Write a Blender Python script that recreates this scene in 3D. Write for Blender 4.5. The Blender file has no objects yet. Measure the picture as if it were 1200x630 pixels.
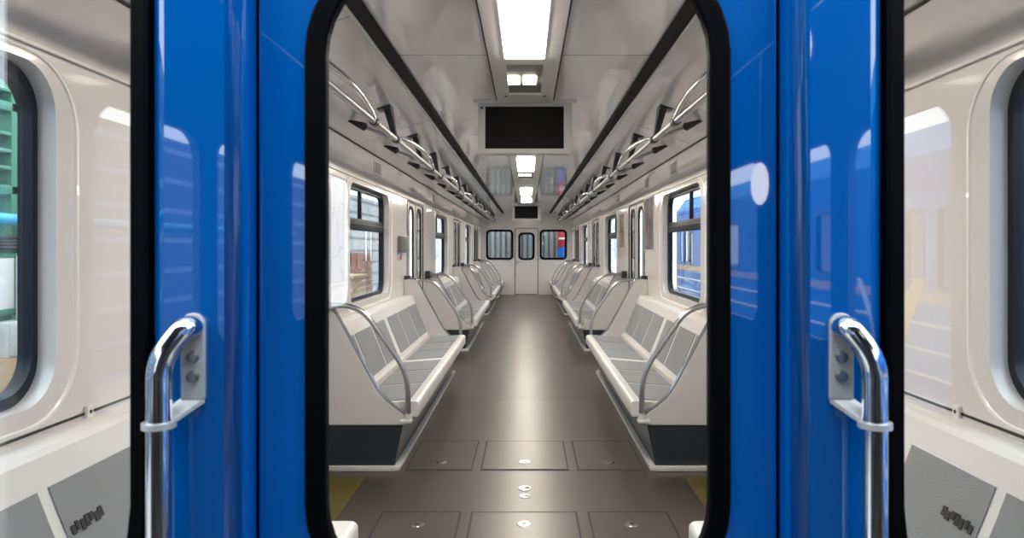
import bpy, bmesh, math, random
from mathutils import Vector, Matrix
random.seed(7)
SC = bpy.context.scene
COL = SC.collection
PI = math.pi

# ------------------------------------------------------------------ materials
def new_mat(name):
    m = bpy.data.materials.new(name); m.use_nodes = True
    nt = m.node_tree
    return m, nt, nt.nodes, nt.links, nt.nodes['Principled BSDF']

def mat(name, col, rough=0.45, metal=0.0, coat=0.0, coat_rough=0.03, var=0.06, scale=6.0, bump=0.0, bscale=60.0, spec=0.5):
    m, nt, N, L, b = new_mat(name)
    tc = N.new('ShaderNodeTexCoord')
    nz = N.new('ShaderNodeTexNoise'); nz.inputs['Scale'].default_value = scale; nz.inputs['Detail'].default_value = 5
    L.new(tc.outputs['Object'], nz.inputs['Vector'])
    mx = N.new('ShaderNodeMix'); mx.data_type = 'RGBA'
    mx.inputs['A'].default_value = (*[c * (1 - var) for c in col], 1)
    mx.inputs['B'].default_value = (*[min(1, c * (1 + var)) for c in col], 1)
    L.new(nz.outputs['Fac'], mx.inputs['Factor'])
    L.new(mx.outputs['Result'], b.inputs['Base Color'])
    b.inputs['Roughness'].default_value = rough
    b.inputs['Metallic'].default_value = metal
    b.inputs['Coat Weight'].default_value = coat
    b.inputs['Coat Roughness'].default_value = coat_rough
    b.inputs['Specular IOR Level'].default_value = spec
    if bump:
        n2 = N.new('ShaderNodeTexNoise'); n2.inputs['Scale'].default_value = bscale; n2.inputs['Detail'].default_value = 3
        L.new(tc.outputs['Object'], n2.inputs['Vector'])
        bp = N.new('ShaderNodeBump'); bp.inputs['Strength'].default_value = bump; bp.inputs['Distance'].default_value = 0.01
        L.new(n2.outputs['Fac'], bp.inputs['Height']); L.new(bp.outputs['Normal'], b.inputs['Normal'])
    return m

def emit(name, col, s):
    m, nt, N, L, b = new_mat(name)
    b.inputs['Base Color'].default_value = (*col, 1)
    b.inputs['Emission Color'].default_value = (*col, 1)
    b.inputs['Emission Strength'].default_value = s
    return m

def glass(name, tint=(1, 1, 1), refl=1.0, ior=1.5, rough=0.0):
    m = bpy.data.materials.new(name); m.use_nodes = True
    nt = m.node_tree; N = nt.nodes; L = nt.links
    N.remove(N['Principled BSDF'])
    out = N['Material Output']
    tr = N.new('ShaderNodeBsdfTransparent'); tr.inputs['Color'].default_value = (*tint, 1)
    gl = N.new('ShaderNodeBsdfGlossy'); gl.inputs['Roughness'].default_value = rough
    lw = N.new('ShaderNodeLayerWeight'); lw.inputs['Blend'].default_value = 0.5
    pw = N.new('ShaderNodeMath'); pw.operation = 'POWER'; pw.inputs[1].default_value = 5; L.new(lw.outputs['Facing'], pw.inputs[0])
    f0 = ((ior - 1) / (ior + 1)) ** 2 * refl
    mu = N.new('ShaderNodeMath'); mu.operation = 'MULTIPLY_ADD'; mu.inputs[1].default_value = 1 - f0; mu.inputs[2].default_value = f0; mu.use_clamp = True
    mx = N.new('ShaderNodeMixShader')
    L.new(pw.outputs[0], mu.inputs[0]); L.new(mu.outputs[0], mx.inputs[0])
    L.new(tr.outputs[0], mx.inputs[1]); L.new(gl.outputs[0], mx.inputs[2])
    L.new(mx.outputs[0], out.inputs['Surface'])
    return m

def seams(m, axis, period, offset, width, darken, bumpy=True):
    """thin panel joints across one object axis"""
    nt = m.node_tree; N = nt.nodes; L = nt.links; b = N['Principled BSDF']
    src = b.inputs['Base Color'].links[0].from_socket
    tc = N.new('ShaderNodeTexCoord'); sp = N.new('ShaderNodeSeparateXYZ'); L.new(tc.outputs['Object'], sp.inputs[0])
    a = N.new('ShaderNodeMath'); a.operation = 'SUBTRACT'; a.inputs[1].default_value = offset; L.new(sp.outputs[axis], a.inputs[0])
    w = N.new('ShaderNodeMath'); w.operation = 'PINGPONG'; w.inputs[1].default_value = period / 2; L.new(a.outputs[0], w.inputs[0])
    lt = N.new('ShaderNodeMath'); lt.operation = 'LESS_THAN'; lt.inputs[1].default_value = width / 2; L.new(w.outputs[0], lt.inputs[0])
    mx = N.new('ShaderNodeMix'); mx.data_type = 'RGBA'; mx.blend_type = 'MULTIPLY'
    L.new(lt.outputs[0], mx.inputs['Factor']); L.new(src, mx.inputs['A']); mx.inputs['B'].default_value = (darken, darken, darken, 1)
    L.new(mx.outputs['Result'], b.inputs['Base Color'])

M = {}
M['blue'] = mat('blue_gloss_paint', (0.0, 0.115, 0.44), 0.45, coat=1.0, coat_rough=0.025, var=0.05, scale=3, spec=0.0)
M['blue'].node_tree.nodes['Principled BSDF'].inputs['Coat IOR'].default_value = 1.85
M['train_blue'] = mat('train_blue', (0.003, 0.12, 0.46), 0.5, spec=0.15)
M['train_blue_lt'] = mat('train_blue_pale', (0.04, 0.24, 0.60), 0.5, spec=0.15)
M['rubber'] = mat('black_rubber', (0.0015, 0.0015, 0.002), 0.5, var=0.2, spec=0.06)
M['chrome'] = mat('polished_steel', (0.80, 0.81, 0.83), 0.10, 1.0, var=0.02)
M['steel'] = mat('brushed_steel', (0.50, 0.51, 0.53), 0.28, 1.0, var=0.06, scale=30)
M['tube'] = mat('grey_steel_tube', (0.33, 0.34, 0.36), 0.25, 1.0, var=0.05)
M['plate'] = mat('cast_plate', (0.62, 0.60, 0.57), 0.38, 0.35, var=0.12, scale=30, bump=0.1)
M['wall'] = mat('white_wall_laminate', (0.74, 0.715, 0.69), 0.22, coat=0.3, coat_rough=0.05, var=0.03, bump=0.012, bscale=5)
M['surround'] = mat('window_surround', (0.92, 0.905, 0.88), 0.35, coat=0.2, var=0.02)
M['ceiling'] = mat('glossy_ceiling', (0.90, 0.885, 0.88), 0.16, coat=0.7, coat_rough=0.05, var=0.03, bump=0.10, bscale=5)
seams(M['ceiling'], 1, 2.6, 0.95, 0.012, 0.15)
M['cove'] = mat('glossy_cove', (0.92, 0.905, 0.91), 0.16, coat=0.7, coat_rough=0.05, var=0.03, bump=0.10, bscale=5)
seams(M['cove'], 1, 2.375, 0.55, 0.008, 0.3)
M['channel'] = mat('ceiling_channel', (0.82, 0.82, 0.82), 0.3, coat=0.2, var=0.03)
M['dark'] = mat('dark_gap', (0.012, 0.012, 0.013), 0.6, var=0.3)
M['blackstrip'] = mat('black_vent_strip', (0.002, 0.0025, 0.004), 0.6, spec=0.1, var=0.3, scale=20)
M['bracket'] = mat('dark_bracket', (0.016, 0.02, 0.028), 0.35, var=0.15)
M['seat'] = mat('white_seat_shell', (0.80, 0.79, 0.77), 0.30, coat=0.25, var=0.03)
M['pad'] = mat('grey_seat_panel', (0.25, 0.265, 0.28), 0.42, var=0.06, scale=10, bump=0.2, bscale=220)
M['endpanel'] = mat('white_end_panel', (0.64, 0.63, 0.62), 0.28, coat=0.2, var=0.03)
M['base'] = mat('dark_seat_base', (0.022, 0.030, 0.042), 0.35, var=0.15)
M['alu'] = mat('pale_trim', (0.74, 0.73, 0.70), 0.35, 0.1, var=0.05, scale=20)
M['frame'] = mat('dark_window_frame', (0.006, 0.009, 0.016), 0.4, var=0.15, spec=0.25)
M['doorleaf'] = mat('cream_door', (0.70, 0.66, 0.60), 0.28, coat=0.25, var=0.03)
M['screen'] = mat('black_screen', (0.002, 0.002, 0.002), 0.5, var=0.1, spec=0.08)
M['bezel'] = mat('grey_bezel', (0.60, 0.60, 0.60), 0.4, var=0.03)
M['vent'] = mat('grey_lamp_recess', (0.20, 0.20, 0.18), 0.4, var=0.1)
M['lamp'] = emit('lamp_panel', (1.0, 0.87, 0.73), 54.0)
M['lamp_small'] = emit('small_lamp', (1.0, 0.90, 0.72), 12.0)  # glow for the mirrored lamp spots on the grey ceiling panels
M['worklamp'] = emit('work_lamp', (1.0, 0.97, 0.92), 6.0)
M['glass'] = glass('clear_glass', (0.97, 0.98, 0.98), 1.5)
M['glass_end'] = glass('end_glass', (0.95, 0.965, 0.97), 1.6, 1.55)
M['glass_dark'] = glass('tinted_glass', (0.55, 0.60, 0.63), 1.4)
M['grille'] = mat('grey_grille', (0.22, 0.22, 0.22), 0.5, var=0.25, scale=150)
M['grey_box'] = mat('grey_box', (0.16, 0.17, 0.17), 0.4, var=0.1)
M['red'] = mat('red_plastic', (0.45, 0.02, 0.03), 0.35)
M['green'] = mat('green_steel', (0.02, 0.19, 0.10), 0.45, var=0.2, scale=12)
M['pipe'] = mat('blue_pipe', (0.03, 0.38, 0.62), 0.4)
M['white'] = mat('white_board', (0.85, 0.85, 0.84), 0.5, var=0.03)
M['tan'] = mat('tan_plaster', (0.52, 0.36, 0.20), 0.7, var=0.1, scale=8)
M['brown'] = mat('red_brown_cabinet', (0.22, 0.055, 0.03), 0.5, var=0.15)
M['ebox'] = mat('pale_switch_box', (0.50, 0.52, 0.50), 0.4, var=0.05)
M['yellow'] = mat('yellow_paint', (0.72, 0.42, 0.02), 0.4, var=0.06)
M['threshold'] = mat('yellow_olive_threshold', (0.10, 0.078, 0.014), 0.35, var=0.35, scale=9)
M['concrete'] = mat('concrete', (0.34, 0.32, 0.29), 0.8, var=0.15, scale=2)
M['hall'] = mat('hall_cladding', (0.34, 0.35, 0.37), 0.6, var=0.1)
seams(M['hall'], 2, 0.55, 0.1, 0.12, 0.35)
M['hall_dark'] = mat('hall_cladding_dark', (0.06, 0.085, 0.13), 0.6, var=0.2)
seams(M['hall_dark'], 2, 0.62, 0.25, 0.10, 3.5)
M['behind'] = mat('vestibule_lining', (0.13, 0.12, 0.115), 0.5, var=0.1)
M['ink'] = mat('black_ink', (0.02, 0.02, 0.02), 0.5)

M['beyond'] = mat('vestibule_wall', (0.30, 0.32, 0.31), 0.5, var=0.2)
seams(M['beyond'], 0, 0.16, 0.03, 0.07, 0.35)  # vertical stripes paint in the posts reflected by the far windows
# floor: grey-brown rubber with slow stains, worn gloss and thin joints
def floor_mat(name, col, var=0.22):
    m, nt, N, L, b = new_mat(name)
    tc = N.new('ShaderNodeTexCoord')
    mp = N.new('ShaderNodeMapping'); mp.inputs['Scale'].default_value = (2.6, 0.8, 1); L.new(tc.outputs['Object'], mp.inputs[0])
    n1 = N.new('ShaderNodeTexNoise'); n1.inputs['Scale'].default_value = 1.6; n1.inputs['Detail'].default_value = 8; n1.inputs['Roughness'].default_value = 0.65
    L.new(mp.outputs[0], n1.inputs['Vector'])
    n2 = N.new('ShaderNodeTexNoise'); n2.inputs['Scale'].default_value = 55; n2.inputs['Detail'].default_value = 4
    L.new(tc.outputs['Object'], n2.inputs['Vector'])
    mx = N.new('ShaderNodeMix'); mx.data_type = 'RGBA'
    mx.inputs['A'].default_value = (*[c * (1 - var) for c in col], 1); mx.inputs['B'].default_value = (*[c * (1 + var) for c in col], 1)
    L.new(n1.outputs['Fac'], mx.inputs['Factor'])
    m2 = N.new('ShaderNodeMix'); m2.data_type = 'RGBA'; m2.blend_type = 'OVERLAY'; m2.inputs['Factor'].default_value = 0.0
    L.new(mx.outputs['Result'], m2.inputs['A']); L.new(n2.outputs['Fac'], m2.inputs['B'])
    L.new(m2.outputs['Result'], b.inputs['Base Color'])
    rr = N.new('ShaderNodeMapRange'); rr.inputs['To Min'].default_value = 0.27; rr.inputs['To Max'].default_value = 0.37; b.inputs['Specular IOR Level'].default_value = 0.8
    L.new(n1.outputs['Fac'], rr.inputs['Value']); L.new(rr.outputs[0], b.inputs['Roughness'])
    bp = N.new('ShaderNodeBump'); bp.inputs['Strength'].default_value = 0.0; bp.inputs['Distance'].default_value = 0.002
    L.new(n2.outputs['Fac'], bp.inputs['Height']); L.new(bp.outputs['Normal'], b.inputs['Normal'])
    return m
M['floor'] = floor_mat('floor_rubber', (0.050, 0.041, 0.032))
seams(M['floor'], 1, 2.55, 6.66, 0.010, 0.35)
M['hatch'] = floor_mat('hatch_rubber', (0.050, 0.043, 0.036), 0.18)

def poster_mat(name, a, b_, c, scale):
    m, nt, N, L, b = new_mat(name)
    tc = N.new('ShaderNodeTexCoord'); nz = N.new('ShaderNodeTexNoise'); nz.inputs['Scale'].default_value = scale; nz.inputs['Detail'].default_value = 4
    L.new(tc.outputs['Object'], nz.inputs['Vector'])
    r = N.new('ShaderNodeValToRGB'); e = r.color_ramp.elements
    e[0].position = 0.36; e[0].color = (*a, 1); e[1].position = 0.66; e[1].color = (*c, 1)
    x = e.new(0.5); x.color = (*b_, 1)
    L.new(nz.outputs['Fac'], r.inputs[0]); L.new(r.outputs[0], b.inputs['Base Color'])
    b.inputs['Roughness'].default_value = 0.5; b.inputs['Specular IOR Level'].default_value = 0.2
    return m
M['poster_violet'] = poster_mat('violet_poster', (0.07, 0.055, 0.08), (0.15, 0.125, 0.165), (0.25, 0.21, 0.25), 5)
M['poster_brown'] = poster_mat('brown_poster', (0.16, 0.10, 0.07), (0.30, 0.22, 0.16), (0.40, 0.33, 0.28), 6)
M['poster_grey'] = poster_mat('grey_poster', (0.2, 0.19, 0.19), (0.34, 0.33, 0.33), (0.5, 0.5, 0.5), 6)
# line map: pale sheet with thin grey lines
def map_mat():
    m, nt, N, L, b = new_mat('line_map')
    tc = N.new('ShaderNodeTexCoord'); v = N.new('ShaderNodeTexVoronoi'); v.feature = 'DISTANCE_TO_EDGE'; v.inputs['Scale'].default_value = 4.5
    L.new(tc.outputs['Object'], v.inputs['Vector'])
    r = N.new('ShaderNodeValToRGB'); e = r.color_ramp.elements
    e[0].position = 0.012; e[0].color = (0.30, 0.30, 0.38, 1); e[1].position = 0.03; e[1].color = (0.50, 0.49, 0.51, 1)
    L.new(v.outputs['Distance'], r.inputs[0]); L.new(r.outputs[0], b.inputs['Base Color']); b.inputs['Roughness'].default_value = 0.3
    return m
M['map'] = map_mat()

# ------------------------------------------------------------------ mesh helpers
def rounded(x0, z0, x1, z1, r, seg=8):
    """rounded rectangle as a list of 2-D points, r may be a number or (bl, br, tr, tl)"""
    if not isinstance(r, (tuple, list)): r = (r,) * 4
    pts = []
    for (cx, cz, rr, a0) in ((x0 + r[0], z0 + r[0], r[0], PI), (x1 - r[1], z0 + r[1], r[1], 1.5 * PI), (x1 - r[2], z1 - r[2], r[2], 0), (x0 + r[3], z1 - r[3], r[3], .5 * PI)):
        for i in range(seg + 1):
            a = a0 + .5 * PI * i / seg
            pts.append((cx + rr * math.cos(a), cz + rr * math.sin(a)))
    return pts

def fillet(pts, r, seg=7):
    pts = [Vector(p) for p in pts]; out = [pts[0]]
    for i in range(1, len(pts) - 1):
        p, a, c = pts[i], pts[i - 1], pts[i + 1]
        u, v = (a - p), (c - p); rr = r if not isinstance(r, (list, tuple)) else r[i - 1]
        d = min(rr, u.length * .48, v.length * .48)
        s, e = p + u.normalized() * d, p + v.normalized() * d
        for k in range(seg + 1):
            t = k / seg
            out.append((1 - t) ** 2 * s + 2 * t * (1 - t) * p + t * t * e)
    out.append(pts[-1]); return out

class MB:
    def __init__(s): s.bm = bmesh.new()
    def box(s, x0, y0, z0, x1, y1, z1, bev=0.0, seg=2):
        r = bmesh.ops.create_cube(s.bm, size=1)
        vs = r['verts']
        bmesh.ops.scale(s.bm, vec=(abs(x1 - x0), abs(y1 - y0), abs(z1 - z0)), verts=vs)
        bmesh.ops.translate(s.bm, vec=((x0 + x1) / 2, (y0 + y1) / 2, (z0 + z1) / 2), verts=vs)
        if bev:
            es = list({e for v in vs for e in v.link_edges})
            bmesh.ops.bevel(s.bm, geom=es, offset=bev, segments=seg, profile=0.5, affect='EDGES', clamp_overlap=True)
        return s
    def prism(s, pts, f, d0, d1):
        """pts: 2-D outline; f(u, v, d) -> 3-D point; closed solid from d0 to d1"""
        a = [s.bm.verts.new(f(u, v, d0)) for u, v in pts]; b = [s.bm.verts.new(f(u, v, d1)) for u, v in pts]
        n = len(pts)
        s.bm.faces.new(a); s.bm.faces.new(b[::-1])
        for i in range(n): s.bm.faces.new((a[i], b[i], b[(i + 1) % n], a[(i + 1) % n]))
        return s
    def ring(s, outer, inner, f, d0, d1):
        """solid between two outlines of equal count"""
        n = len(outer)
        L = [[s.bm.verts.new(f(u, v, d)) for u, v in o] for o, d in ((outer, d0), (outer, d1), (inner, d1), (inner, d0))]
        for k in range(4):
            A, B = L[k], L[(k + 1) % 4]
            for i in range(n): s.bm.faces.new((A[i], A[(i + 1) % n], B[(i + 1) % n], B[i]))
        return s
    def slope(s, o1, d1, o2, d2, f):
        n = len(o1); A = [s.bm.verts.new(f(u, v, d1)) for u, v in o1]; B = [s.bm.verts.new(f(u, v, d2)) for u, v in o2]
        for i in range(n): s.bm.faces.new((A[i], A[(i + 1) % n], B[(i + 1) % n], B[i]))
        return s
    def plate(s, outer, holes, f, d0, d1):
        """flat plate with holes, solid from d0 to d1"""
        t = bmesh.new(); es = []
        for loop in [outer] + holes:
            vs = [t.verts.new((u, v, 0)) for u, v in loop]
            for i in range(len(vs)): es.append(t.edges.new((vs[i], vs[(i + 1) % len(vs)])))
        bmesh.ops.triangle_fill(t, use_beauty=True, use_dissolve=False, edges=es)
        bound = [e for e in t.edges if len(e.link_faces) == 1]
        A = {v: s.bm.verts.new(f(v.co.x, v.co.y, d0)) for v in t.verts}
        B = {v: s.bm.verts.new(f(v.co.x, v.co.y, d1)) for v in t.verts}
        for fc in t.faces:
            s.bm.faces.new([A[v] for v in fc.verts]); s.bm.faces.new([B[v] for v in reversed(fc.verts)])
        for e in bound:
            v, w = e.verts; s.bm.faces.new((A[v], A[w], B[w], B[v]))
        t.free(); return s
    def tube(s, pts, r, n=12, cap=True):
        pts = [Vector(p) for p in pts]; rs = r if isinstance(r, (list, tuple)) else [r] * len(pts)
        rings = []; up = None
        for i, p in enumerate(pts):
            d = (pts[min(i + 1, len(pts) - 1)] - pts[max(i - 1, 0)]).normalized()
            if up is None:
                up = Vector((0, 0, 1)) if abs(d.z) < .9 else Vector((1, 0, 0))
            u = (up - d * up.dot(d)).normalized(); up = u; w = d.cross(u)
            rings.append([s.bm.verts.new(p + (u * math.cos(2 * PI * k / n) + w * math.sin(2 * PI * k / n)) * rs[i]) for k in range(n)])
        for a, b in zip(rings, rings[1:]):
            for k in range(n): s.bm.faces.new((a[k], a[(k + 1) % n], b[(k + 1) % n], b[k]))
        if cap: s.bm.faces.new(rings[0][::-1]); s.bm.faces.new(rings[-1])
        return s
    def disc(s, c, axis, r, h, n=20, r2=None):
        c = Vector(c); a = Vector(axis).normalized()
        return s.tube([c, c + a * h], [r, r if r2 is None else r2], n)
    def build(s, name, material, parent=None, smooth=35, bevel=0.0):
        bmesh.ops.recalc_face_normals(s.bm, faces=s.bm.faces)
        off = Vector((0, 0, 0))
        p = parent
        while p is not None: off += p.location; p = p.parent
        if off.length: bmesh.ops.translate(s.bm, vec=-off, verts=s.bm.verts)
        me = bpy.data.meshes.new(name); s.bm.to_mesh(me); s.bm.free()
        o = bpy.data.objects.new(name, me); COL.objects.link(o)
        me.materials.append(M[material] if isinstance(material, str) else material)
        if smooth:
            for q in me.polygons: q.use_smooth = True
            me.set_sharp_from_angle(angle=math.radians(smooth))
        if bevel:
            b = o.modifiers.new('bevel', 'BEVEL'); b.width = bevel; b.segments = 4; b.limit_method = 'ANGLE'; b.angle_limit = math.radians(50)
        if parent is not None: o.parent = parent
        return o

def tag(o, label=None, cat=None, group=None, kind=None):
    for k, v in (('label', label), ('category', cat), ('group', group), ('kind', kind)):
        if v: o[k] = v
    return o
def empty(name, loc):
    o = bpy.data.objects.new(name, None); o.empty_display_size = .1; o.location = loc; COL.objects.link(o); return o
def copy_tree(o, parent=None):
    c = o.copy(); COL.objects.link(c)
    if parent is not None: c.parent = parent
    for ch in list(o.children): copy_tree(ch, c)
    return c
def struct(o): o['kind'] = 'structure'; return o
XZ = lambda u, v, d: (u, d, v)                 # outline in x/z, depth along y
def YZ(u, v, d): return (d, u, v)              # outline in y/z, depth along x
XY = lambda u, v, d: (u, v, d)
SIDE = {-1: 'left', 1: 'right'}
WHERE = {-1: 'on the wall with the line map', 1: 'on the wall facing the parked blue train'}

# ------------------------------------------------------------------ main dimensions
Y0, Y1 = 0.95, 19.5            # inside faces of the two end walls
HW = 1.30                      # half width of the saloon
ZB = 2.14                      # top of side walls
ZC = 2.34                      # ceiling
PITCH = 4.75
WIN = [(1.08, 1.90), (5.06, 6.50), (9.81, 11.25), (14.56, 16.00), (18.48, 19.25)]
DOORS = [3.30 + PITCH * k for k in range(4)]
WZ0, WZ1 = 0.915, 1.835

# ------------------------------------------------------------------ room shell
struct(MB().box(-HW - .08, Y0 - .05, -.08, HW + .08, Y1 + .05, 0).build('floor', 'floor', smooth=0))
for s in (-1, 1):
    holes = []
    for a, b in WIN: holes.append(rounded(a, WZ0, b, WZ1, .12))
    for c in DOORS: holes.append(rounded(c - .575, .02, c + .575, 1.86, (.005, .005, .06, .06), 4))
    m = MB().plate([(Y0 - .05, 0), (Y1 + .05, 0), (Y1 + .05, ZB), (Y0 - .05, ZB)], holes, YZ, s * (HW + .075), s * HW)
    struct(m.build(f'wall_{SIDE[s]}', 'wall', smooth=20))
    # rounded picture rail under the cove and dark joint line under the upper band
    struct(MB().box(s * (HW - .012), Y0, 1.872, s * HW, Y1, 1.884, .003).build('trim_1', 'alu', smooth=0))
    struct(MB().box(s * (HW - .006), Y0, ZB - .012, s * HW, Y1, ZB, .002).build('trim_2', 'dark', smooth=0))
    # sloping cove between wall and black strip
    p = [(s * HW, ZB), (s * (HW + .05), ZB), (s * (HW + .05), ZB + .05), (s * .72, ZC + .06), (s * .72, ZC)]
    struct(MB().prism(p, XZ, Y0 - .05, Y1 + .05).build('ceiling', 'cove', smooth=0))
    # black slot strip with its pale lip
    struct(MB().box(s * .655, Y0, ZC - .018, s * .722, Y1, ZC + .02, .004).build('trim_3', 'blackstrip', smooth=0))
    struct(MB().box(s * .723, Y0, ZC - .022, s * .738, Y1, ZC - .002, .003).build('trim_4', 'white', smooth=0))
    struct(MB().box(s * (HW - .02), Y0, 0, s * HW, Y1, .09, .004).build(f'baseboard_{SIDE[s]}', 'base', smooth=0))
struct(MB().box(-.66, Y0 - .05, ZC, .66, Y1 + .05, ZC + .06).build('ceiling', 'ceiling', smooth=0))
# raised lamp channel down the middle
LAMPS = [(2.05, 3.51), (5.15, 6.45), (7.38, 8.70), (11.2, 12.5), (13.4, 14.7), (16.6, 17.9)]  # light behind the near screen and the last two added for illumination
hol = [[(-.106, a), (.106, a), (.106, b), (-.106, b)] for a, b in LAMPS]
VENTS = [(3.65, 4.37), (8.84, 9.70), (12.65, 13.25)]
hol += [[(-.10, a), (.10, a), (.10, b), (-.10, b)] for a, b in VENTS]
m = MB().plate([(-.185, Y0), (.185, Y0), (.185, Y1), (-.185, Y1)], hol, XY, ZC - .022, ZC)
struct(m.build('ceiling', 'channel', smooth=0))
for x in (-.19, .19):
    struct(MB().box(x - .006, Y0, ZC - .006, x + .006, Y1, ZC).build('trim_5', 'dark', smooth=0))
ORD = ['nearest', 'second', 'third', 'fourth', 'fifth', 'sixth', 'seventh', 'eighth']
for i, (a, b) in enumerate(LAMPS):
    t = empty('ceiling_light', (0, (a + b) / 2, ZC - .02))
    tag(t, ['bright rectangular ceiling light right above the end door window, nearest of the row', 'bright ceiling light hidden just behind the nearest hanging screen',
            'bright ceiling light seen just below the nearest hanging screen', 'bright ceiling light fourth from the end door', 'bright ceiling light just before the far hanging screen',
            'bright ceiling light behind the far hanging screen, last of the row'][i], 'ceiling light', 'ceiling lights in the middle channel')
    MB().box(-.100, a + .006, ZC - .034, .100, b - .006, ZC - .004, .006, 2).build('diffuser', 'lamp', t, smooth=0)
    MB().ring([(-.107, a), (.107, a), (.107, b), (-.107, b)], [(-.100, a + .006), (.100, a + .006), (.100, b - .006), (-.100, b - .006)], XY, ZC - .028, ZC - .002).build('rim', 'channel', t, smooth=0)
for i, (a, b) in enumerate(VENTS):
    t = empty('ceiling_lamp', (0, (a + b) / 2, ZC - .02))
    tag(t, ['grey recessed panel with two small lamps before the nearest hanging screen', 'grey recessed panel with two small lamps beyond the nearest hanging screen', 'grey recessed panel with two small lamps deepest in the saloon'][i],
        'lamp', 'recessed twin lamps in the ceiling channel')
    MB().box(-.10, a, ZC - .010, .10, b, ZC - .001).build('recess_panel', 'vent', t, smooth=0)
    ym = a + (b - a) * .52
    for x in (-.070, .028):
        MB().box(x - .040, ym - .09, ZC - .020, x + .040, ym + .09, ZC - .009, .010, 3).build('lens', 'lamp_small', t)  # glowing pair added to stand in for a reflection of lamps
    for x in (-.125, .125):
        MB().disc((x, b + .03, ZC - .022), (0, 0, -1), .008, .004, 10).build('screw', 'dark', t)

# ------------------------------------------------------------------ side windows and doors
for s in (-1, 1):
    xin, xg = s * HW, s * (HW + .055)
    for k, (a, b) in enumerate(WIN):
        t = struct(empty(f'window_{k + 1}', (xin, (a + b) / 2, WZ0)))
        # sloping pale surround: raised ring on the wall, then reveal running out to the frame
        w = .15 if b - a > 1 else .10
        o1 = rounded(a - w, WZ0 - .06, b + w, WZ1 + .03, .20); o2 = rounded(a - w + .015, WZ0 - .05, b + w - .015, WZ1 + .022, .19)
        o3 = rounded(a, WZ0, b, WZ1, .12)
        mb = MB(); mb.slope(o1, xin - s * .0005, o2, xin - s * .004, YZ); mb.slope(o2, xin - s * .004, o3, xg, YZ)
        mb.build('surround', 'surround', t, smooth=40)
        g0 = rounded(a - .02, WZ0 - .02, b + .02, WZ1 + .02, .13); fr = .045 if b - a > 1 else .022
        g1 = rounded(a + fr, WZ0 + .03, b - fr, WZ1 - .035, .10)
        MB().ring(g0, g1, YZ, xg - s * .005, xg + s * .035).build('frame', 'frame', t, smooth=40)
        MB().box(xg + s * .016, a + .03, WZ0 + .015, xg + s * .021, b - .03, WZ1 - .02).build('pane', 'glass', t, smooth=0)
        if b - a < 1: continue
        zt = 1.53
        MB().box(xg - s * .004, a + .03, zt - .05, xg + s * .03, b - .03, zt + .045, .006).build('transom', 'frame', t)
        MB().box(xg - s * .002, a + .03, zt - .006, xg - s * .012, b - .03, zt + .006, .002).build('transom_rail', 'bracket', t)
        ym = a + (b - a) * .40
        MB().box(xg, ym - .022, zt + .02, xg + s * .028, ym + .022, WZ1 - .02, .005).build('mullion', 'frame', t)
    for k, c in enumerate(DOORS):
        t = struct(empty(f'door_{k + 1}', (xin, c, 0)))
        # dark rubber line round the opening
        o = rounded(c - .585, .0, c + .585, 1.87, (.005, .005, .07, .07), 4); i = rounded(c - .555, .02, c + .555, 1.845, (.005, .005, .05, .05), 4)
        MB().ring(o, i, YZ, xin - s * .004, xin + s * .025).build('door_frame', 'frame', t, smooth=40)
        for d in (-1, 1):
            y0, y1 = sorted((c + d * .004, c + d * .558))
            w0, w1 = y0 + .125, y1 - .125
            h = rounded(w0, .95, w1, 1.79, .09)
            leaf = MB().plate([(y0, .02), (y1, .02), (y1, 1.85), (y0, 1.85)], [h], YZ, xin + s * .006, xin + s * .018).build('door_leaf', 'doorleaf', t, smooth=20)
            MB().ring(rounded(w0 - .02, .93, w1 + .02, 1.81, .10), rounded(w0 + .018, .968, w1 - .018, 1.772, .07), YZ, xin + s * .003, xin + s * .020).build('gasket', 'rubber', leaf, smooth=40)
            MB().box(xin + s * .010, w0 + .01, .96, xin + s * .014, w1 - .01, 1.78).build('pane', 'glass', leaf, smooth=0)
        MB().box(xin + s * .003, c - .006, .02, xin + s * .04, c + .006, 1.85, .002).build('centre_seal', 'rubber', t)

# yellow-olive mottled patches on the floor of the nearest doorway
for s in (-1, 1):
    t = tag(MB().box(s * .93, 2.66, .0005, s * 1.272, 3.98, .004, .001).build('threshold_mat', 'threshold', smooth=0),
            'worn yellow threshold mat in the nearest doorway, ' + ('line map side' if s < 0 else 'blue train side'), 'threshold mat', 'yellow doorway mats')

# ------------------------------------------------------------------ far end wall
hol = [rounded(-.325, .02, .325, 1.885, (.004, .004, .05, .05), 4), rounded(-1.12, 1.03, -.41, 1.82, .09), rounded(.41, 1.03, 1.12, 1.82, .09)]
struct(MB().plate([(-HW, 0), (HW, 0), (HW, ZB), (.72, ZC), (-.72, ZC), (-HW, ZB)], hol, XZ, Y1, Y1 + .07).build('wall_far', 'wall', smooth=20))
for k, (a, b) in enumerate(((-1.12, -.41), (.41, 1.12))):
    t = struct(empty(f'window_{k + 6}', ((a + b) / 2, Y1, 1.03)))
    MB().ring(rounded(a - .035, .995, b + .035, 1.855, .12), rounded(a + .025, 1.055, b - .025, 1.795, .07), XZ, Y1 - .02, Y1 + .06).build('gasket', 'rubber', t, smooth=40)
    MB().box(a + .01, Y1 + .025, 1.04, b - .01, Y1 + .03, 1.81).build('pane', 'glass', t, smooth=0)
t = struct(empty('door_5', (0, Y1, 0)))
MB().ring(rounded(-.34, 0, .34, 1.90, (.004, .004, .06, .06), 4), rounded(-.318, .02, .318, 1.878, (.004, .004, .045, .045), 4), XZ, Y1 - .012, Y1 + .06).build('door_frame', 'grey_box', t, smooth=40)
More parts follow.
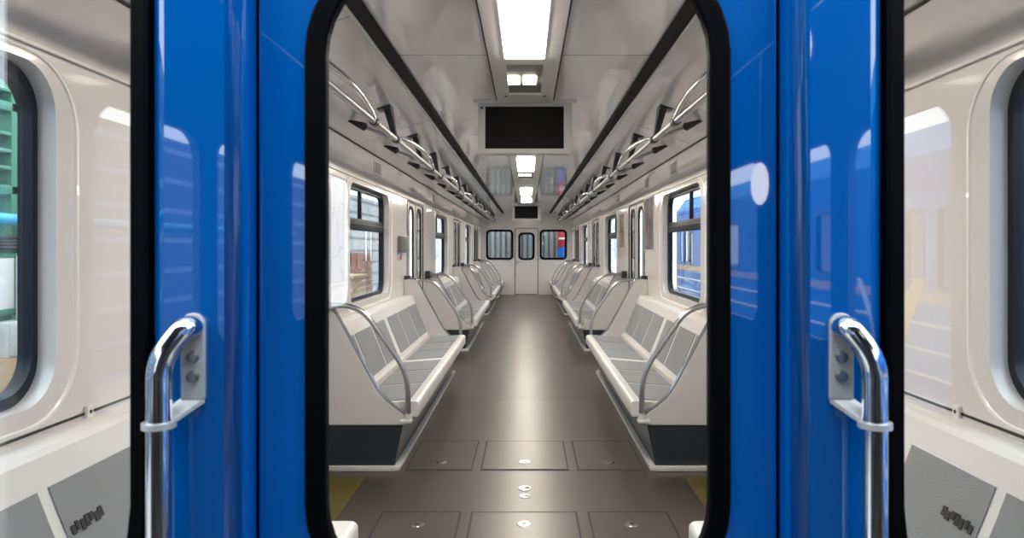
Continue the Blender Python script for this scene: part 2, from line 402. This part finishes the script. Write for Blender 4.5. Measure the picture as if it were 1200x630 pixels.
leaf = MB().plate([(-.318, .02), (.318, .02), (.318, 1.878), (-.318, 1.878)], [rounded(-.20, 1.02, .20, 1.74, .10)], XZ, Y1 + .012, Y1 + .05).build('door_leaf', 'wall', t, smooth=20)
MB().ring(rounded(-.235, .985, .235, 1.775, .13), rounded(-.18, 1.04, .18, 1.72, .09), XZ, Y1, Y1 + .055).build('gasket', 'rubber', leaf, smooth=40)
MB().box(-.19, Y1 + .03, 1.03, .19, Y1 + .035, 1.73).build('pane', 'glass', leaf, smooth=0)
MB().box(-.30, Y1 - .004, .86, -.27, Y1 + .014, .99, .004).tube(fillet([(-.285, Y1, .95), (-.285, Y1 - .05, .95), (-.19, Y1 - .05, .95)], .02), .010, 8).build('handle', 'steel', leaf)
# next carriage seen through the far panes
struct(MB().plate([(-1.4, 0), (1.4, 0), (1.4, 2.4), (-1.4, 2.4)], [], XZ, 20.35, 20.42).build('wall_beyond', 'beyond', smooth=20))
t = struct(MB().ring(rounded(-.24, .97, .24, 1.79, .12), rounded(-.19, 1.02, .19, 1.74, .09), XZ, 20.33, 20.43).build('window_8', 'rubber', smooth=40))
t = tag(empty('fire_cabinet', (1.02, 20.2, 1.2)), 'small red cabinet behind the far end window beside the blue train', 'cabinet')
MB().box(.92, 20.1, 0, 1.16, 20.3, 1.36, .01).build('pedestal', 'train_blue', t)
MB().box(.92, 20.1, 1.36, 1.16, 20.3, 1.90, .01).build('body', 'red', t)
struct(MB().box(-1.4, 19.56, -.08, 1.4, 20.5, 0).build('floor_beyond', 'floor', smooth=0))
MB().box(.95, 20.09, 1.58, 1.13, 20.10, 1.64, .002).build('plate', 'white', t)

# ------------------------------------------------------------------ benches
BACK = [(1.030, .395), (1.052, .45), (1.083, .525), (1.117, .61), (1.146, .68), (1.175, .755), (1.197, .82)]
def bench(name, s, y0, y1, n, ends, label, group, rails=True, out=0.0, spans=None):
    f = lambda l, z, d: (s * l, d, z)
    t = empty(name, (s * 1.0, (y0 + y1) / 2, 0)); tag(t, label, 'bench', group)
    a0 = y0 + (.03 if ends[0] else 0); a1 = y1 - (.03 if ends[1] else 0)
    # seat shell with rounded nose
    nose = [(.72 - out, .315), (.655 - out, .316), (.645 - out, .320), (.640 - out, .330), (.640 - out, .390), (.644 - out, .403), (.654 - out, .411), (.668 - out, .414), (.71, .413)]
    prof = nose + [(1.03, .388), (1.07, .388), (1.07, .33), (1.0, .315)]
    so = MB().prism(prof, f, a0, a1).build('seat', 'seat', t, smooth=40, bevel=.03 if out else .006)
    # backrest shell and its top ledge to the wall
    pr = BACK + [(1.215, .832), (1.298, .836), (1.298, .80), (1.235, .80)] + [(x + .035, z - .01) for x, z in BACK[::-1]]
    MB().prism(pr, f, a0, a1).build('backrest', 'seat', t, smooth=30, bevel=.003)
    MB().box(s * 1.018, a0, .392, s * 1.045, a1, .422, .006).build('back_strip', 'alu', t)
    w = (a1 - a0 - .04) / n
    for k in range(n):
        q0 = a0 + .02 + k * w + .022; q1 = a0 + .02 + (k + 1) * w - .022
        if spans: q0, q1 = spans[k]
        if n == 6 and k == 2: q1 -= .045
        if n == 6 and k == 3: q0 += .045
        MB().prism([(.70, .4145), (.70, .4185), (1.008, .3945), (1.008, .3905)], f, q0, q1).build('seat_panel', 'pad', t, smooth=0)
        B = [(1.052, .45), (1.083, .525), (1.117, .61), (1.146, .68), (1.172, .748)]
        MB().prism([(x - .004, z + .002) for x, z in B] + [(x + .004, z - .002) for x, z in B[::-1]], f, q0, q1).build('back_panel', 'pad', t, smooth=30)
    # dark base box set back under the seat with a pale edging at floor level
    MB().prism([(.735, .275), (.792, .001), (1.29, .001), (1.29, .275)], f, y0 + .012, y1 - .012).build('base', 'base', t, smooth=0)
    mb = MB().box(s * .752, y0 - .005, .001, s * .792, y1 + .005, .026, .003)
    for e, yy in ((ends[0], y0), (ends[1], y1)):
        if e: mb.box(s * .77, yy - .014, .001, s * 1.29, yy + .013, .030, .003)
    mb.build('base_edging', 'alu', t)
    mb = MB()
    for yy in (y0 + .35, (y0 + y1) / 2, y1 - .35): mb.box(s * .69, yy - .02, .295, s * .95, yy + .02, .318, .004)
    mb.box(s * .74, y0 + .05, .272, s * .82, y1 - .05, .297, .003)
    mb.build('seat_bearer', 'base', t)
    for e, yy, d in ((ends[0], y0, -1), (ends[1], y1, 1)):
        if not e: continue
        pp = fillet([(1.298, 1.0, 0), (1.172, 1.0, 0), (.868, .440, 0), (.72, .332, 0), (.712, .275, 0), (1.298, .275, 0)], [.03, .13, .02, .01], 6)
        pa, pb = (yy, yy + .028) if d < 0 else (yy - .028, yy)
        MB().prism([(p.x, p.y) for p in pp], f, pa, pb).build('end_panel', 'endpanel', t, smooth=30, bevel=.003)
        rod = fillet([(1.262, 1.004, 0), (1.172, 1.0, 0), (.862, .432, 0), (.71, .330, 0)], [.03, .13], 7)
        MB().tube([f(p.x - .004, p.y + .004, yy - d * .012) for p in rod], .011, 8).build('edge_rod', 'tube', t)
        if rails:
            yr = yy + d * .022
            g = fillet([(1.27, .995, 0), (.985, .995, 0), (.705, .60, 0), (.695, .30, 0)], [.12, .12], 8)
            r = MB().tube([f(p.x, p.y, yr) for p in g], .0165, 12).build('grab_rail', 'steel', t)
            MB().box(s * 1.235, yr - .04, .945, s * 1.299, yr + .04, 1.04, .008).build('wall_bracket', 'bracket', r)
            MB().box(s * .672, yr - .028, .296, s * .745, yr + .024, .316, .005).disc(f(.695, .30, yr), (0, 0, 1), .022, .05, 12).build('foot_clamp', 'alu', r)
    return t
GB = 'long benches along the walls'
LB = {-1: ['white bench with steel grab rails nearest the end door, under the metro line map', 'second long white bench from the end door, line map side', 'third long white bench from the end door, line map side'],
      1: ['white bench with steel grab rails nearest the end door, window overlooking the blue train', 'second long white bench from the end door, blue train side', 'third long white bench from the end door, blue train side']}
for s in (-1, 1):
    b0 = bench('passenger_bench', s, 4.10, 7.30, 6, (1, 1), LB[s][0], GB)
    for k in (1, 2):
        c = copy_tree(b0); c.location.y += PITCH * k; c['label'] = LB[s][k]
    bench('passenger_bench', s, 18.35, 19.48, 2, (1, 0), 'short white bench against the far end wall, ' + ('line map side' if s < 0 else 'blue train side'), 'short benches at the far end')
    b = bench('passenger_bench', s, .97, 2.33, 3, (0, 0), 'short white bench with grey panels behind the end window glass, ' + ('green steelwork side' if s < 0 else 'blue train side'), 'short benches at the near end', out=.08, spans=[(.99, 1.255), (1.295, 1.645), (1.685, 2.05)])
    # smudged dark print on the back panel
    mb = MB(); f = lambda l, z, d: (s * l, d, z)
    rnd = random.Random(3)
    for j in range(7):
        yy = 1.70 + j * .018; z0 = .628 + rnd.uniform(-.006, .006); hh = rnd.uniform(.012, .028)
        l = lambda z: 1.1222 - .0065 + (z - .625) * .414
        mb.prism([(l(z0) - .001, z0), (l(z0 + hh) - .001, z0 + hh), (l(z0 + hh) + .002, z0 + hh), (l(z0) + .002, z0)], f, yy, yy + rnd.uniform(.010, .020))
    mb.build('printed_mark', 'ink', b, smooth=0)

# ------------------------------------------------------------------ overhead handrails
RL, RZ = .86, 2.06
for s in (-1, 1):
    f = lambda l, z, y: (s * l, y, z)
    t = empty('overhead_handrail', (s * RL, 10, RZ))
    tag(t, 'long chrome overhead handrail with dark brackets, ' + ('line map side of the aisle' if s < 0 else 'blue train side of the aisle'), 'handrail', 'overhead handrails')
    MB().tube([f(RL, RZ, 1.1), f(RL, RZ, 10), f(RL, RZ, 19.3)], .0185, 12).build('rail', 'steel', t)
    for k in range(8):
        e = 3.90 + 2.35 * k; st = e - 1.70
        if e > 19.4: break
        pts = [(RL, RZ, st), (RL - .01, RZ + .03, st + .10), (RL - .035, RZ + .045, st + .45), (RL - .045, RZ + .055, st + .85), (RL - .040, RZ + .050, st + 1.25), (RL - .014, RZ + .025, e - .12), (RL, RZ, e)]
        # smooth the arch
        pp = fillet([Vector(f(*p)) for p in pts], .3, 4)
        MB().tube(pp, .0175, 12).build('arch', 'chrome', t)
        for yy in (st, e):
            MB().tube([f(RL, RZ, yy - .03), f(RL, RZ, yy + .03)], .026, 12).build('clamp', 'bracket', t)
    y = 4.55
    while y < 19.2:
        # dark tapering bracket up to the cove with its foot
        la = .915; za = 2.34 - (la - .72) * (ZC - ZB) / (HW - .72)
        mb = MB()
        w0, w1 = .022, .052
        a = Vector(f(RL, RZ - .02, y)); b = Vector(f(la, za, y))
        vs = []
        for c, w, th in ((a, w0, .013), (b, w1, .026)):
            for dx, dy in ((-th, -w), (th, -w), (th, w), (-th, w)): vs.append(mb.bm.verts.new(c + Vector((dx, dy, 0))))
        for q in ((0, 1, 2, 3), (7, 6, 5, 4), (0, 4, 5, 1), (1, 5, 6, 2), (2, 6, 7, 3), (3, 7, 4, 0)): mb.bm.faces.new([vs[i] for i in q])
        br = mb.build('bracket', 'bracket', t, smooth=0, bevel=.004)
        MB().box(s * (la - .028), y - .07, za - .022, s * (la + .085), y + .06, za + .012, .004).build('foot', 'bracket', br)
        # slanting strut from the cove with a dark cone
        yc = y; lb = 1.17; zb = 2.34 - (lb - .72) * (ZC - ZB) / (HW - .72)
        if yc < 19.2:
            p0, p1 = Vector(f(lb, zb, yc)), Vector(f(RL, RZ, yc))
            d = (p1 - p0).normalized()
            st = MB().tube([p0 + d * .05, p1], .012, 8).build('strut', 'tube', t)
            MB().tube([p0 - d * .02, p0 + d * .02, p0 + d * .11, p0 + d * .125], [.008, .013, .030, .014], 12).build('cone', 'bracket', st)
        y += 1.12

# ------------------------------------------------------------------ hanging screens
for k, yy in enumerate((4.62, 15.7)):
    t = empty('hanging_screen', (0, yy, ZC))
    tag(t, ['wide black passenger screen in a grey bezel hanging nearest the end door', 'small looking black screen hanging deep in the saloon before the far door'][k], 'screen', 'hanging screens')
    MB().box(-.318, yy, ZC - .365, .318, yy + .09, ZC - .012, .008).build('housing', 'bezel', t)
    MB().box(-.27, yy - .003, ZC - .330, .262, yy + .004, ZC - .046, .002).build('display', 'screen', t, smooth=0)
    MB().disc((-.292, yy - .001, ZC - .055), (0, -1, 0), .009, .004, 12).build('sensor', 'ink', t)
    MB().box(-.35, yy - .01, ZC - .022, .35, yy + .10, ZC, .003).build('mounting_plate', 'channel', t)

# ------------------------------------------------------------------ wall fittings
def on_wall(name, s, y0, y1, z0, z1, material, th=.006, bev=.002):
    return MB().box(s * (HW - th), y0, z0, s * HW, y1, z1, bev).build(name, material, smooth=0)
for s, ys in ((-1, (5.98, 9.62, 12.2)), (1, (5.98, 7.30, 9.62, 12.2))):
    for k, yy in enumerate(ys):
        t = empty('speaker_grille', (s * HW, yy, 2.04))
        tag(t, f'small grey speaker grille high on the wall, {ORD[k]} from the end door, ' + ('line map side' if s < 0 else 'blue train side'), 'speaker grille', 'speaker grilles above the windows')
        MB().box(s * (HW - .008), yy - .13, 1.975, s * HW, yy + .13, 2.095, .003).build('frame', 'bezel', t)
        MB().box(s * (HW - .011), yy - .11, 1.988, s * (HW - .004), yy + .11, 2.082, .002).build('mesh', 'grille', t)
t = empty('line_map', (-HW, 4.62, 1.2)); tag(t, 'tall pale metro line map poster on the wall beside the first bench', 'poster')
MB().box(-HW, 4.14, 1.10, -HW + .006, 4.87, 1.83, .001).build('sheet', 'map', t, smooth=0)
MB().ring([(4.12, 1.08), (4.89, 1.08), (4.89, 1.85), (4.12, 1.85)], [(4.14, 1.10), (4.87, 1.10), (4.87, 1.83), (4.14, 1.83)], YZ, -HW, -HW + .010).build('frame', 'alu', t, smooth=0)
for y0, y1, z0, z1, m, lab in ((6.92, 7.42, 1.32, 1.86, 'poster_violet', 'dark violet poster on the wall just before the nearest side door, blue train side'),
                               (8.98, 9.48, 1.34, 1.80, 'poster_brown', 'brown toned poster between the second side door and the second window, blue train side'),
                               (13.72, 14.2, 1.34, 1.80, 'poster_grey', 'grey poster beyond the third side door, blue train side')):
    t = empty('wall_poster', (HW, (y0 + y1) / 2, z0)); tag(t, lab, 'poster', 'posters beside the doors')
    MB().box(HW, y0, z0, HW - .005, y1, z1, .001).build('sheet', m, t, smooth=0)
    MB().ring([(y0 - .01, z0 - .01), (y1 + .01, z0 - .01), (y1 + .01, z1 + .01), (y0 - .01, z1 + .01)], [(y0, z0), (y1, z0), (y1, z1), (y0, z1)], YZ, HW, HW - .007).build('frame', 'bezel', t, smooth=0)
t = empty('intercom', (-HW, 7.07, 1.30)); tag(t, 'dark grey emergency intercom box with a red button beside the side door', 'intercom')
MB().box(-HW, 6.92, 1.29, -HW + .05, 7.24, 1.46, .008).build('body', 'grey_box', t)
MB().box(-HW + .049, 6.97, 1.37, -HW + .054, 7.19, 1.44, .002).build('grille', 'grille', t)
MB().box(-HW, 6.94, 1.21, -HW + .012, 7.06, 1.27, .003).build('button_plate', 'bezel', t)
MB().disc((-HW + .011, 7.0, 1.24), (1, 0, 0), .022, .014, 14).build('button', 'red', t)
for s in (-1, 1):   # little clip on the dark joint under the end windows
    t = tag(MB().box(s * (HW - .012), 2.02, .832, s * HW, 2.05, .872, .003).build('panel_clip', 'alu', smooth=0), 'small pale panel clip below the end window, ' + ('green steelwork side' if s < 0 else 'blue train side'), 'clip', 'panel clips')
    MB().disc((s * (HW - .0115), 2.035, .852), (-s, 0, 0), .006, .002, 8).build('screw', 'ink', t)
    struct(MB().box(s * (HW - .004), Y0, .845, s * HW, 2.6, .852).build('trim_6', 'dark', smooth=0))

# ------------------------------------------------------------------ floor hatches
def lock(x, y, parent, bright):
    z = .0042
    l = MB().disc((x, y, z), (0, 0, 1), .035, .0035, 24, .031).build('lock', 'steel' if bright else 'tube', parent)
    MB().disc((x, y, z + .0034), (0, 0, 1), .010, .0012, 12).build('keyhole', 'ink', l)
    return l
ROWS = [(4.12, 4.72, 4.26, 'row before the benches'), (2.84, 3.45, 3.30, 'row nearest the end door')]
for y0, y1, yl, rn in ROWS:
    for x0, x1, cn in ((-.715, -.325, 'line map side of the'), (-.262, .258, 'middle of the'), (.325, .715, 'blue train side of the')):
        t = empty('floor_hatch', ((x0 + x1) / 2, (y0 + y1) / 2, 0))
        tag(t, f'grey floor hatch with round lock, {cn} {rn}', 'floor hatch', 'floor hatches')
        MB().ring([(x0 - .008, y0 - .014), (x1 + .008, y0 - .014), (x1 + .008, y1 + .014), (x0 - .008, y1 + .014)], [(x0 + .003, y0 + .003), (x1 - .003, y0 + .003), (x1 - .003, y1 - .003), (x0 + .003, y1 - .003)], XY, .0004, .0022).build('seam', 'dark', t, smooth=0)
        MB().box(x0 + .004, y0 + .004, .0005, x1 - .004, y1 - .004, .0042, .001).build('plate', 'hatch', t, smooth=0)
        lock((x0 + x1) / 2, yl, t, abs(x0 + x1) < .1)
t = empty('floor_socket', (0, 3.76, 0)); tag(t, 'pair of round metal sockets in the floor between the hatch rows', 'floor socket')
for yy, r, x in ((3.80, .038, 0), (3.68, .030, 0)):
    l = MB().disc((x, yy, .0004), (0, 0, 1), r, .004, 24, r * .9).build('ring', 'steel', t)
    MB().disc((x + r * .35, yy, .0042), (0, 0, 1), r * .45, .001, 14).build('hole', 'ink', l)

# ------------------------------------------------------------------ blue carriage end in front of the camera
FY, DY = .85, .89
wl = rounded(-1.30, .80, -.462, 2.25, (.2, .22, .16, .16)); wr = rounded(.462, .80, 1.30, 2.25, (.22, .2, .16, .16))
dh = rounded(-.343, -.02, .343, 2.12, (.004, .004, .08, .08))
o = MB().plate([(-1.42, -.35), (1.42, -.35), (1.42, 2.30), (.75, 2.62), (-.75, 2.62), (-1.42, 2.30)], [wl, wr, dh], XZ, FY, Y0 - .01).build('wall_near', 'blue', smooth=30)
o.modifiers.new('bevel', 'BEVEL'); b = o.modifiers['bevel']; b.width = .022; b.segments = 5; b.limit_method = 'ANGLE'; b.angle_limit = math.radians(50)
struct(o)
struct(MB().plate([(-1.38, 0), (1.38, 0), (1.38, 2.25), (.75, 2.4), (-.75, 2.4), (-1.38, 2.25)], [rounded(-1.27, .83, -.497, 2.2, (.17, .19, .13, .13)), rounded(.497, .83, 1.27, 2.2, (.19, .17, .13, .13)), rounded(-.35, 0.01, .35, 2.1, .004)],
              XZ, Y0 - .009, Y0 + .004).build('wall_near', 'wall', smooth=20))
for k, s in enumerate((-1, 1)):
    t = struct(empty(f'window_{k + 9}', (s * .9, FY, .8)))
    r0 = rounded(.462 - .003, .797, 1.303, 2.253, (.223, .203, .163, .163)); r1 = rounded(.481, .83, 1.27, 2.22, (.19, .17, .13, .13))
    MB().ring([(s * x, z) for x, z in r0], [(s * x, z) for x, z in r1], XZ, FY - .005, FY + .022).build('gasket', 'rubber', t, smooth=40, bevel=.004)
    MB().box(s * .47, FY + .010, .81, s * 1.285, FY + .015, 2.24).build('pane', 'glass_end', t, smooth=0)
t = struct(empty('door_6', (0, DY, 0)))
leaf = MB().plate([(-.338, -.01), (.338, -.01), (.338, 2.11), (-.338, 2.11)], [rounded(-.270, .868, .270, 1.732, .137)], XZ, DY, DY + .04).build('door_leaf', 'blue', t, smooth=30, bevel=.003)
MB().ring(rounded(-.277, .861, .277, 1.739, .145), rounded(-.249, .889, .249, 1.711, .118), XZ, DY - .006, DY + .014).build('gasket', 'rubber', leaf, smooth=40, bevel=.004)
MB().box(-.26, DY + .004, .88, .26, DY + .009, 1.72).build('pane', 'glass_end', leaf, smooth=0)
mb = MB()
for s in (-1, 1): mb.box(s * .336, DY + .008, -.01, s * .350, DY + .05, 2.11)
mb.build('edge_seal', 'rubber', t, smooth=0)
for s in (-1, 1):   # grab handles beside the door
    t = empty('door_grab_handle', (s * .43, FY, .6))
    tag(t, 'steel grab handle on the blue end wall, ' + ('by the glass with green steelwork' if s < 0 else 'by the glass on the blue train side'), 'grab handle', 'grab handles flanking the end door')
    X, XT, yt = .402, .430, .820
    pts = fillet([(s * X, FY - .002, 1.242), (s * (X + .004), FY - .018, 1.242), (s * XT, yt, 1.205), (s * XT, yt, .9), (s * XT, yt, .35), (s * (XT - .004), yt, .21), (s * X, FY - .002, .19)], [.02, .06, .1, .03, .03], 8)
    MB().tube(pts, .0145, 18).build('tube', 'chrome', t)
    pl = rounded(X - .0145, 1.152, X + .0145, 1.259, (.002, .002, .0144, .0144))
    p = MB().prism([(s * x, z) for x, z in pl], XZ, FY - .006, FY + .001).build('mounting_plate', 'plate', t, bevel=.0015)
    for z in (1.205, 1.181):
        MB().disc((s * (X - .001), FY - .006, z), (0, -1, 0), .0078, .005, 16, .0064).build('bolt', 'tube', p)
    # flat strap from the foot of the plate out to the tube, with a ring round the tube
    mb = MB(); vs = []
    for (xa, xb, y, z, th) in ((X - .0145, X + .0145, FY - .003, 1.154, .006), (XT - .012, XT + .014, yt + .004, 1.130, .005)):
        vs += [mb.bm.verts.new((s * xa, y, z)), mb.bm.verts.new((s * xb, y, z)), mb.bm.verts.new((s * xb, y, z - th)), mb.bm.verts.new((s * xa, y, z - th))]
    for q in ((0, 1, 2, 3), (7, 6, 5, 4), (0, 4, 5, 1), (1, 5, 6, 2), (2, 6, 7, 3), (3, 7, 4, 0)): mb.bm.faces.new([vs[i] for i in q])
    mb.tube([(s * XT, yt, 1.124), (s * XT, yt, 1.131)], [.0195, .0195], 18)
    mb.build('strap', 'plate', t)

# ------------------------------------------------------------------ outside: parked train, depot and the next carriage behind the camera
TX = 4.3
t = tag(empty('parked_train', (TX + 1.3, 8, -1.0)), 'blue metro train parked on the next track beyond the windows', 'train')
z0, z1 = -.55, 2.35
cen = [-16.2 + 4.75 * k for k in range(8)]
hol = []
for c in cen:
    hol.append(rounded(c - 1.75, .95, c - .55, 1.85, .1)); hol.append(rounded(c + .55 + .42 - .42, -.0, c + 1.75, 1.95, .05))
MB().plate([(-19, z0), (19.6, z0), (19.6, z1), (-19, z1)], hol, YZ, TX, TX + .08).build('body_side', 'train_blue', t, smooth=20)
MB().prism([(TX, z1), (TX + .25, z1 + .35), (TX + 2.4, z1 + .45), (TX + 2.65, z1), (TX + 2.65, z0), (TX + 2.57, z0), (TX + 2.57, z1 - .1)], XZ, -19, 19.6).build('roof', 'train_blue_lt', t, smooth=20)
for c in cen:
    a, b = c - 1.75, c - .55
    w = MB().ring(rounded(a - .03, .92, b + .03, 1.88, .12), rounded(a + .04, .99, b - .04, 1.81, .08), YZ, TX - .012, TX + .07).build('window_frame', 'frame', t, smooth=40)
    MB().box(TX + .03, a, .95, TX + .035, b, 1.85).build('pane', 'glass_dark', w, smooth=0)
    a, b = c + .55, c + 1.75
    for q0, q1 in ((a, (a + b) / 2 - .005), ((a + b) / 2 + .005, b)):
        lf = MB().plate([(q0, 0), (q1, 0), (q1, 1.95), (q0, 1.95)], [rounded(q0 + .12, .9, q1 - .12, 1.75, .08)], YZ, TX + .02, TX + .06).build('door_leaf', 'train_blue_lt', t, smooth=20)
        MB().ring(rounded(q0 + .10, .88, q1 - .10, 1.77, .09), rounded(q0 + .14, .92, q1 - .14, 1.73, .06), YZ, TX + .012, TX + .065).build('gasket', 'rubber', lf, smooth=40)
        MB().box(TX + .04, q0 + .12, .9, TX + .045, q1 - .12, 1.75).build('pane', 'glass_dark', lf, smooth=0)
mb = MB()
for z in (-.30, -.05, .22, .50): mb.box(TX - .012, -19, z, TX, 19.6, z + .035, .004)
mb.build('rib', 'white', t, smooth=0)
MB().box(TX - .010, -19, .74, TX, 19.6, .86, .003).build('waist_stripe', 'tan', t, smooth=0)
for c in (-6.45, -3.2, 1.2, 5.6):
    MB().prism([(c, .0), (c + .24, .0), (c + .86, 1.0), (c + .62, 1.0)], YZ, TX - .016, TX - .001).build('chevron', 'yellow', t, smooth=0)
for c in (-7.15, -3.9, .5, 4.9):
    MB().prism([(c, .95), (c + .10, .95), (c + .72, .08), (c + .60, .08)], YZ, TX - .016, TX - .001).build('chevron', 'white', t, smooth=0)
struct(MB().box(-12, -26, -1.15, 12, 40, -1.05).build('ground', 'concrete', smooth=0))

# depot on the other side
struct(MB().box(-7.6, 3, -1.05, -7.4, 40, 3.6).build('wall_depot', 'hall', smooth=0))
struct(MB().box(-7.6, -24, -1.05, -7.4, 3, 3.6).build('wall_depot', 'hall_dark', smooth=0))  # unseen section made darker to dim the reflection in the blue paint
t = tag(empty('service_platform', (-2.75, 4.0, -1.05)), 'green steel service platform with shelves behind the end window', 'platform')
for yy in (3.02, 3.62, 4.5):
    MB().box(-2.80, yy, -1.05, -2.72, yy + .07, 2.9, .005).build('post', 'green', t)
for z in (1.62, 1.30, .98, 2.06, 2.4):
    MB().box(-2.80, 2.7, z, -2.72, 4.6, z + .05, .005).build('beam', 'green', t)
for z in (1.75, 1.84, 1.93, 2.16):
    MB().box(-2.95, 3.1, z, -2.72, 3.62, z + .02, .003).build('shelf', 'green', t)
tag(MB().tube([(-2.66, -6.0, 1.49), (-2.66, 3.4, 1.485), (-2.66, 5.4, 1.48)], .032, 14).build('blue_pipe', 'pipe'), 'bright blue pipe running along the green steel platform', 'pipe')
mb = MB()
for k in range(4):
    mb.tube([(-2.7095 + .004 * k, 2.4 + .5 * q, 1.40 - .022 * k + .010 * math.sin(q * 2 + k)) for q in range(7)], .009, 8)
tag(mb.build('cable_bundle', 'ink'), 'bundle of dark cables under the blue pipe', 'cables', kind='stuff')
t = tag(empty('white_board', (-2.70, 3.4, 1.0)), 'blank white board hanging on the green platform', 'board')
MB().box(-2.71, 3.10, 1.02, -2.69, 3.60, 1.29, .003).build('panel', 'white', t)
MB().ring([(3.08, 1.0), (3.62, 1.0), (3.62, 1.31), (3.08, 1.31)], [(3.10, 1.02), (3.60, 1.02), (3.60, 1.29), (3.10, 1.29)], YZ, -2.72, -2.685).build('frame', 'green', t, smooth=0)
t = tag(empty('switch_box', (-2.65, 3.5, .8)), 'pale grey electrical switch box with yellow warning sticker', 'switch box')
MB().box(-2.72, 3.44, .78, -2.60, 3.62, .96, .006).build('body', 'ebox', t)
MB().box(-2.60, 3.45, .79, -2.594, 3.61, .95, .003).build('door', 'ebox', t)
MB().box(-2.594, 3.52, .83, -2.592, 3.56, .89).build('sticker', 'yellow', t, smooth=0)
MB().tube([(-2.66, 3.58, .96), (-2.66, 3.58, 1.10), (-2.66, 3.58, 1.30)], .010, 8).build('conduit', 'tube', t)
struct(MB().box(-2.71, 2.5, .62, -2.60, 5.2, .78).build('wall_plinth', 'tan', smooth=0))
struct(MB().box(-2.71, 2.5, -1.05, -2.605, 5.2, .62).build('wall_brick', 'brown', smooth=0))
t = tag(empty('brown_cabinet', (-2.95, 12.2, -1.05)), 'red brown cabinet standing in the depot outside the first long window', 'cabinet')
MB().box(-3.4, 11.7, -1.05, -2.92, 12.85, 1.25, .01).build('body', 'brown', t)
for a, b in ((11.72, 12.26), (12.29, 12.83)):
    d = MB().box(-2.92, a, -1.0, -2.90, b, 1.22, .004).build('door', 'brown', t)
    MB().tube([(-2.88, b - .06, .2), (-2.88, b - .06, .45)], .01, 8).build('handle', 'tube', d)
t = tag(empty('tan_crate', (-2.9, 10.9, -1.05)), 'tan crate beside the red brown cabinet in the depot', 'crate')
MB().box(-3.3, 10.6, -1.05, -2.7, 11.5, .85, .01).build('body', 'tan', t)
MB().box(-3.33, 10.57, .85, -2.67, 11.53, .90, .006).build('lid', 'tan', t)

# next carriage, the one the picture is taken from: only what the blue paint and panes mirror
for s in (-1, 1):
    hol = [rounded(-1.08, .80, -.38, 1.80, .12), rounded(-1.66, .93, -1.24, 1.80, .09), rounded(-3.4, .92, -2.1, 1.84, .1)]
    struct(MB().plate([(-4.2, 0), (-.06, 0), (-.06, 2.3), (-4.2, 2.3)], hol, YZ, s * 1.35, s * 1.32).build('wall_behind', 'behind', smooth=20))
struct(MB().box(-1.4, -4.2, 2.3, 1.4, -.06, 2.36).build('ceiling_behind', 'behind', smooth=0))
struct(MB().box(-1.4, -4.2, -.06, 1.4, .84, 0).build('floor_behind', 'floor', smooth=0))
struct(MB().box(-1.4, -4.28, 0, 1.4, -4.2, 2.36).build('wall_back', 'behind', smooth=0))

for s in (-1, 1):
    t = tag(empty('overhead_handrail', (s * .86, -2.1, 2.06)), 'chrome overhead handrail in the carriage behind, ' + ('depot wall side' if s < 0 else 'parked train side'), 'handrail')
    MB().tube([(s * .86, -.20, 2.06), (s * .86, -1.0, 2.06), (s * .86, -4.1, 2.06)], .0165, 12).build('rail', 'chrome', t)
    for y in (-.6, -2.2, -3.8):
        MB().tube([(s * .86, y, 2.06), (s * .86, y, 2.31)], .011, 8).build('hanger', 'bracket', t)
for (x, y, z, lab) in ((.96, -1.0, 1.60, 'tall lit pendant lamp in the carriage behind, hanging lower'), (1.06, -.9, 2.11, 'lit pendant lamp in the carriage behind, hanging close to the ceiling')):
    t = tag(empty('pendant_lamp', (x, y, 2.3)), lab, 'lamp')
    MB().tube([(x, y, 2.30), (x, y, z + .07)], .006, 8).build('rod', 'tube', t)
    MB().tube([(x, y, z + d) for d in (-.085, -.07, -.04, 0, .04, .07, .085)], [.008, .022, .032, .035, .032, .022, .008], 14).build('bulb', 'worklamp', t)
# ------------------------------------------------------------------ light, world, camera
W = bpy.data.worlds.new('World'); SC.world = W; W.use_nodes = True
bg = W.node_tree.nodes['Background']; bg.inputs['Color'].default_value = (0.82, 0.92, 1.0, 1); bg.inputs['Strength'].default_value = 5.0

cam = bpy.data.cameras.new('Camera'); co = bpy.data.objects.new('Camera', cam); COL.objects.link(co)
co.location = (.012, 0, 1.34); co.rotation_euler = (PI / 2, 0, 0)
cam.lens = 24; cam.sensor_width = 36; cam.sensor_fit = 'HORIZONTAL'; cam.clip_start = .02; cam.clip_end = 200
cam.shift_x = -17.5 / 1200; cam.shift_y = -25 / 1200
cam.dof.use_dof = True; cam.dof.focus_distance = 6.0; cam.dof.aperture_fstop = 8.0
SC.camera = co
vs = SC.view_settings; vs.view_transform = 'Standard'; vs.look = 'None'; vs.gamma = 1; vs.exposure = 0.0; vs.use_curve_mapping = False
SC.cycles.max_bounces = 12; SC.cycles.transparent_max_bounces = 24; SC.cycles.caustics_reflective = False; SC.cycles.caustics_refractive = False
SC.cycles.sample_clamp_indirect = 6.0
SC.cycles.use_denoising = True
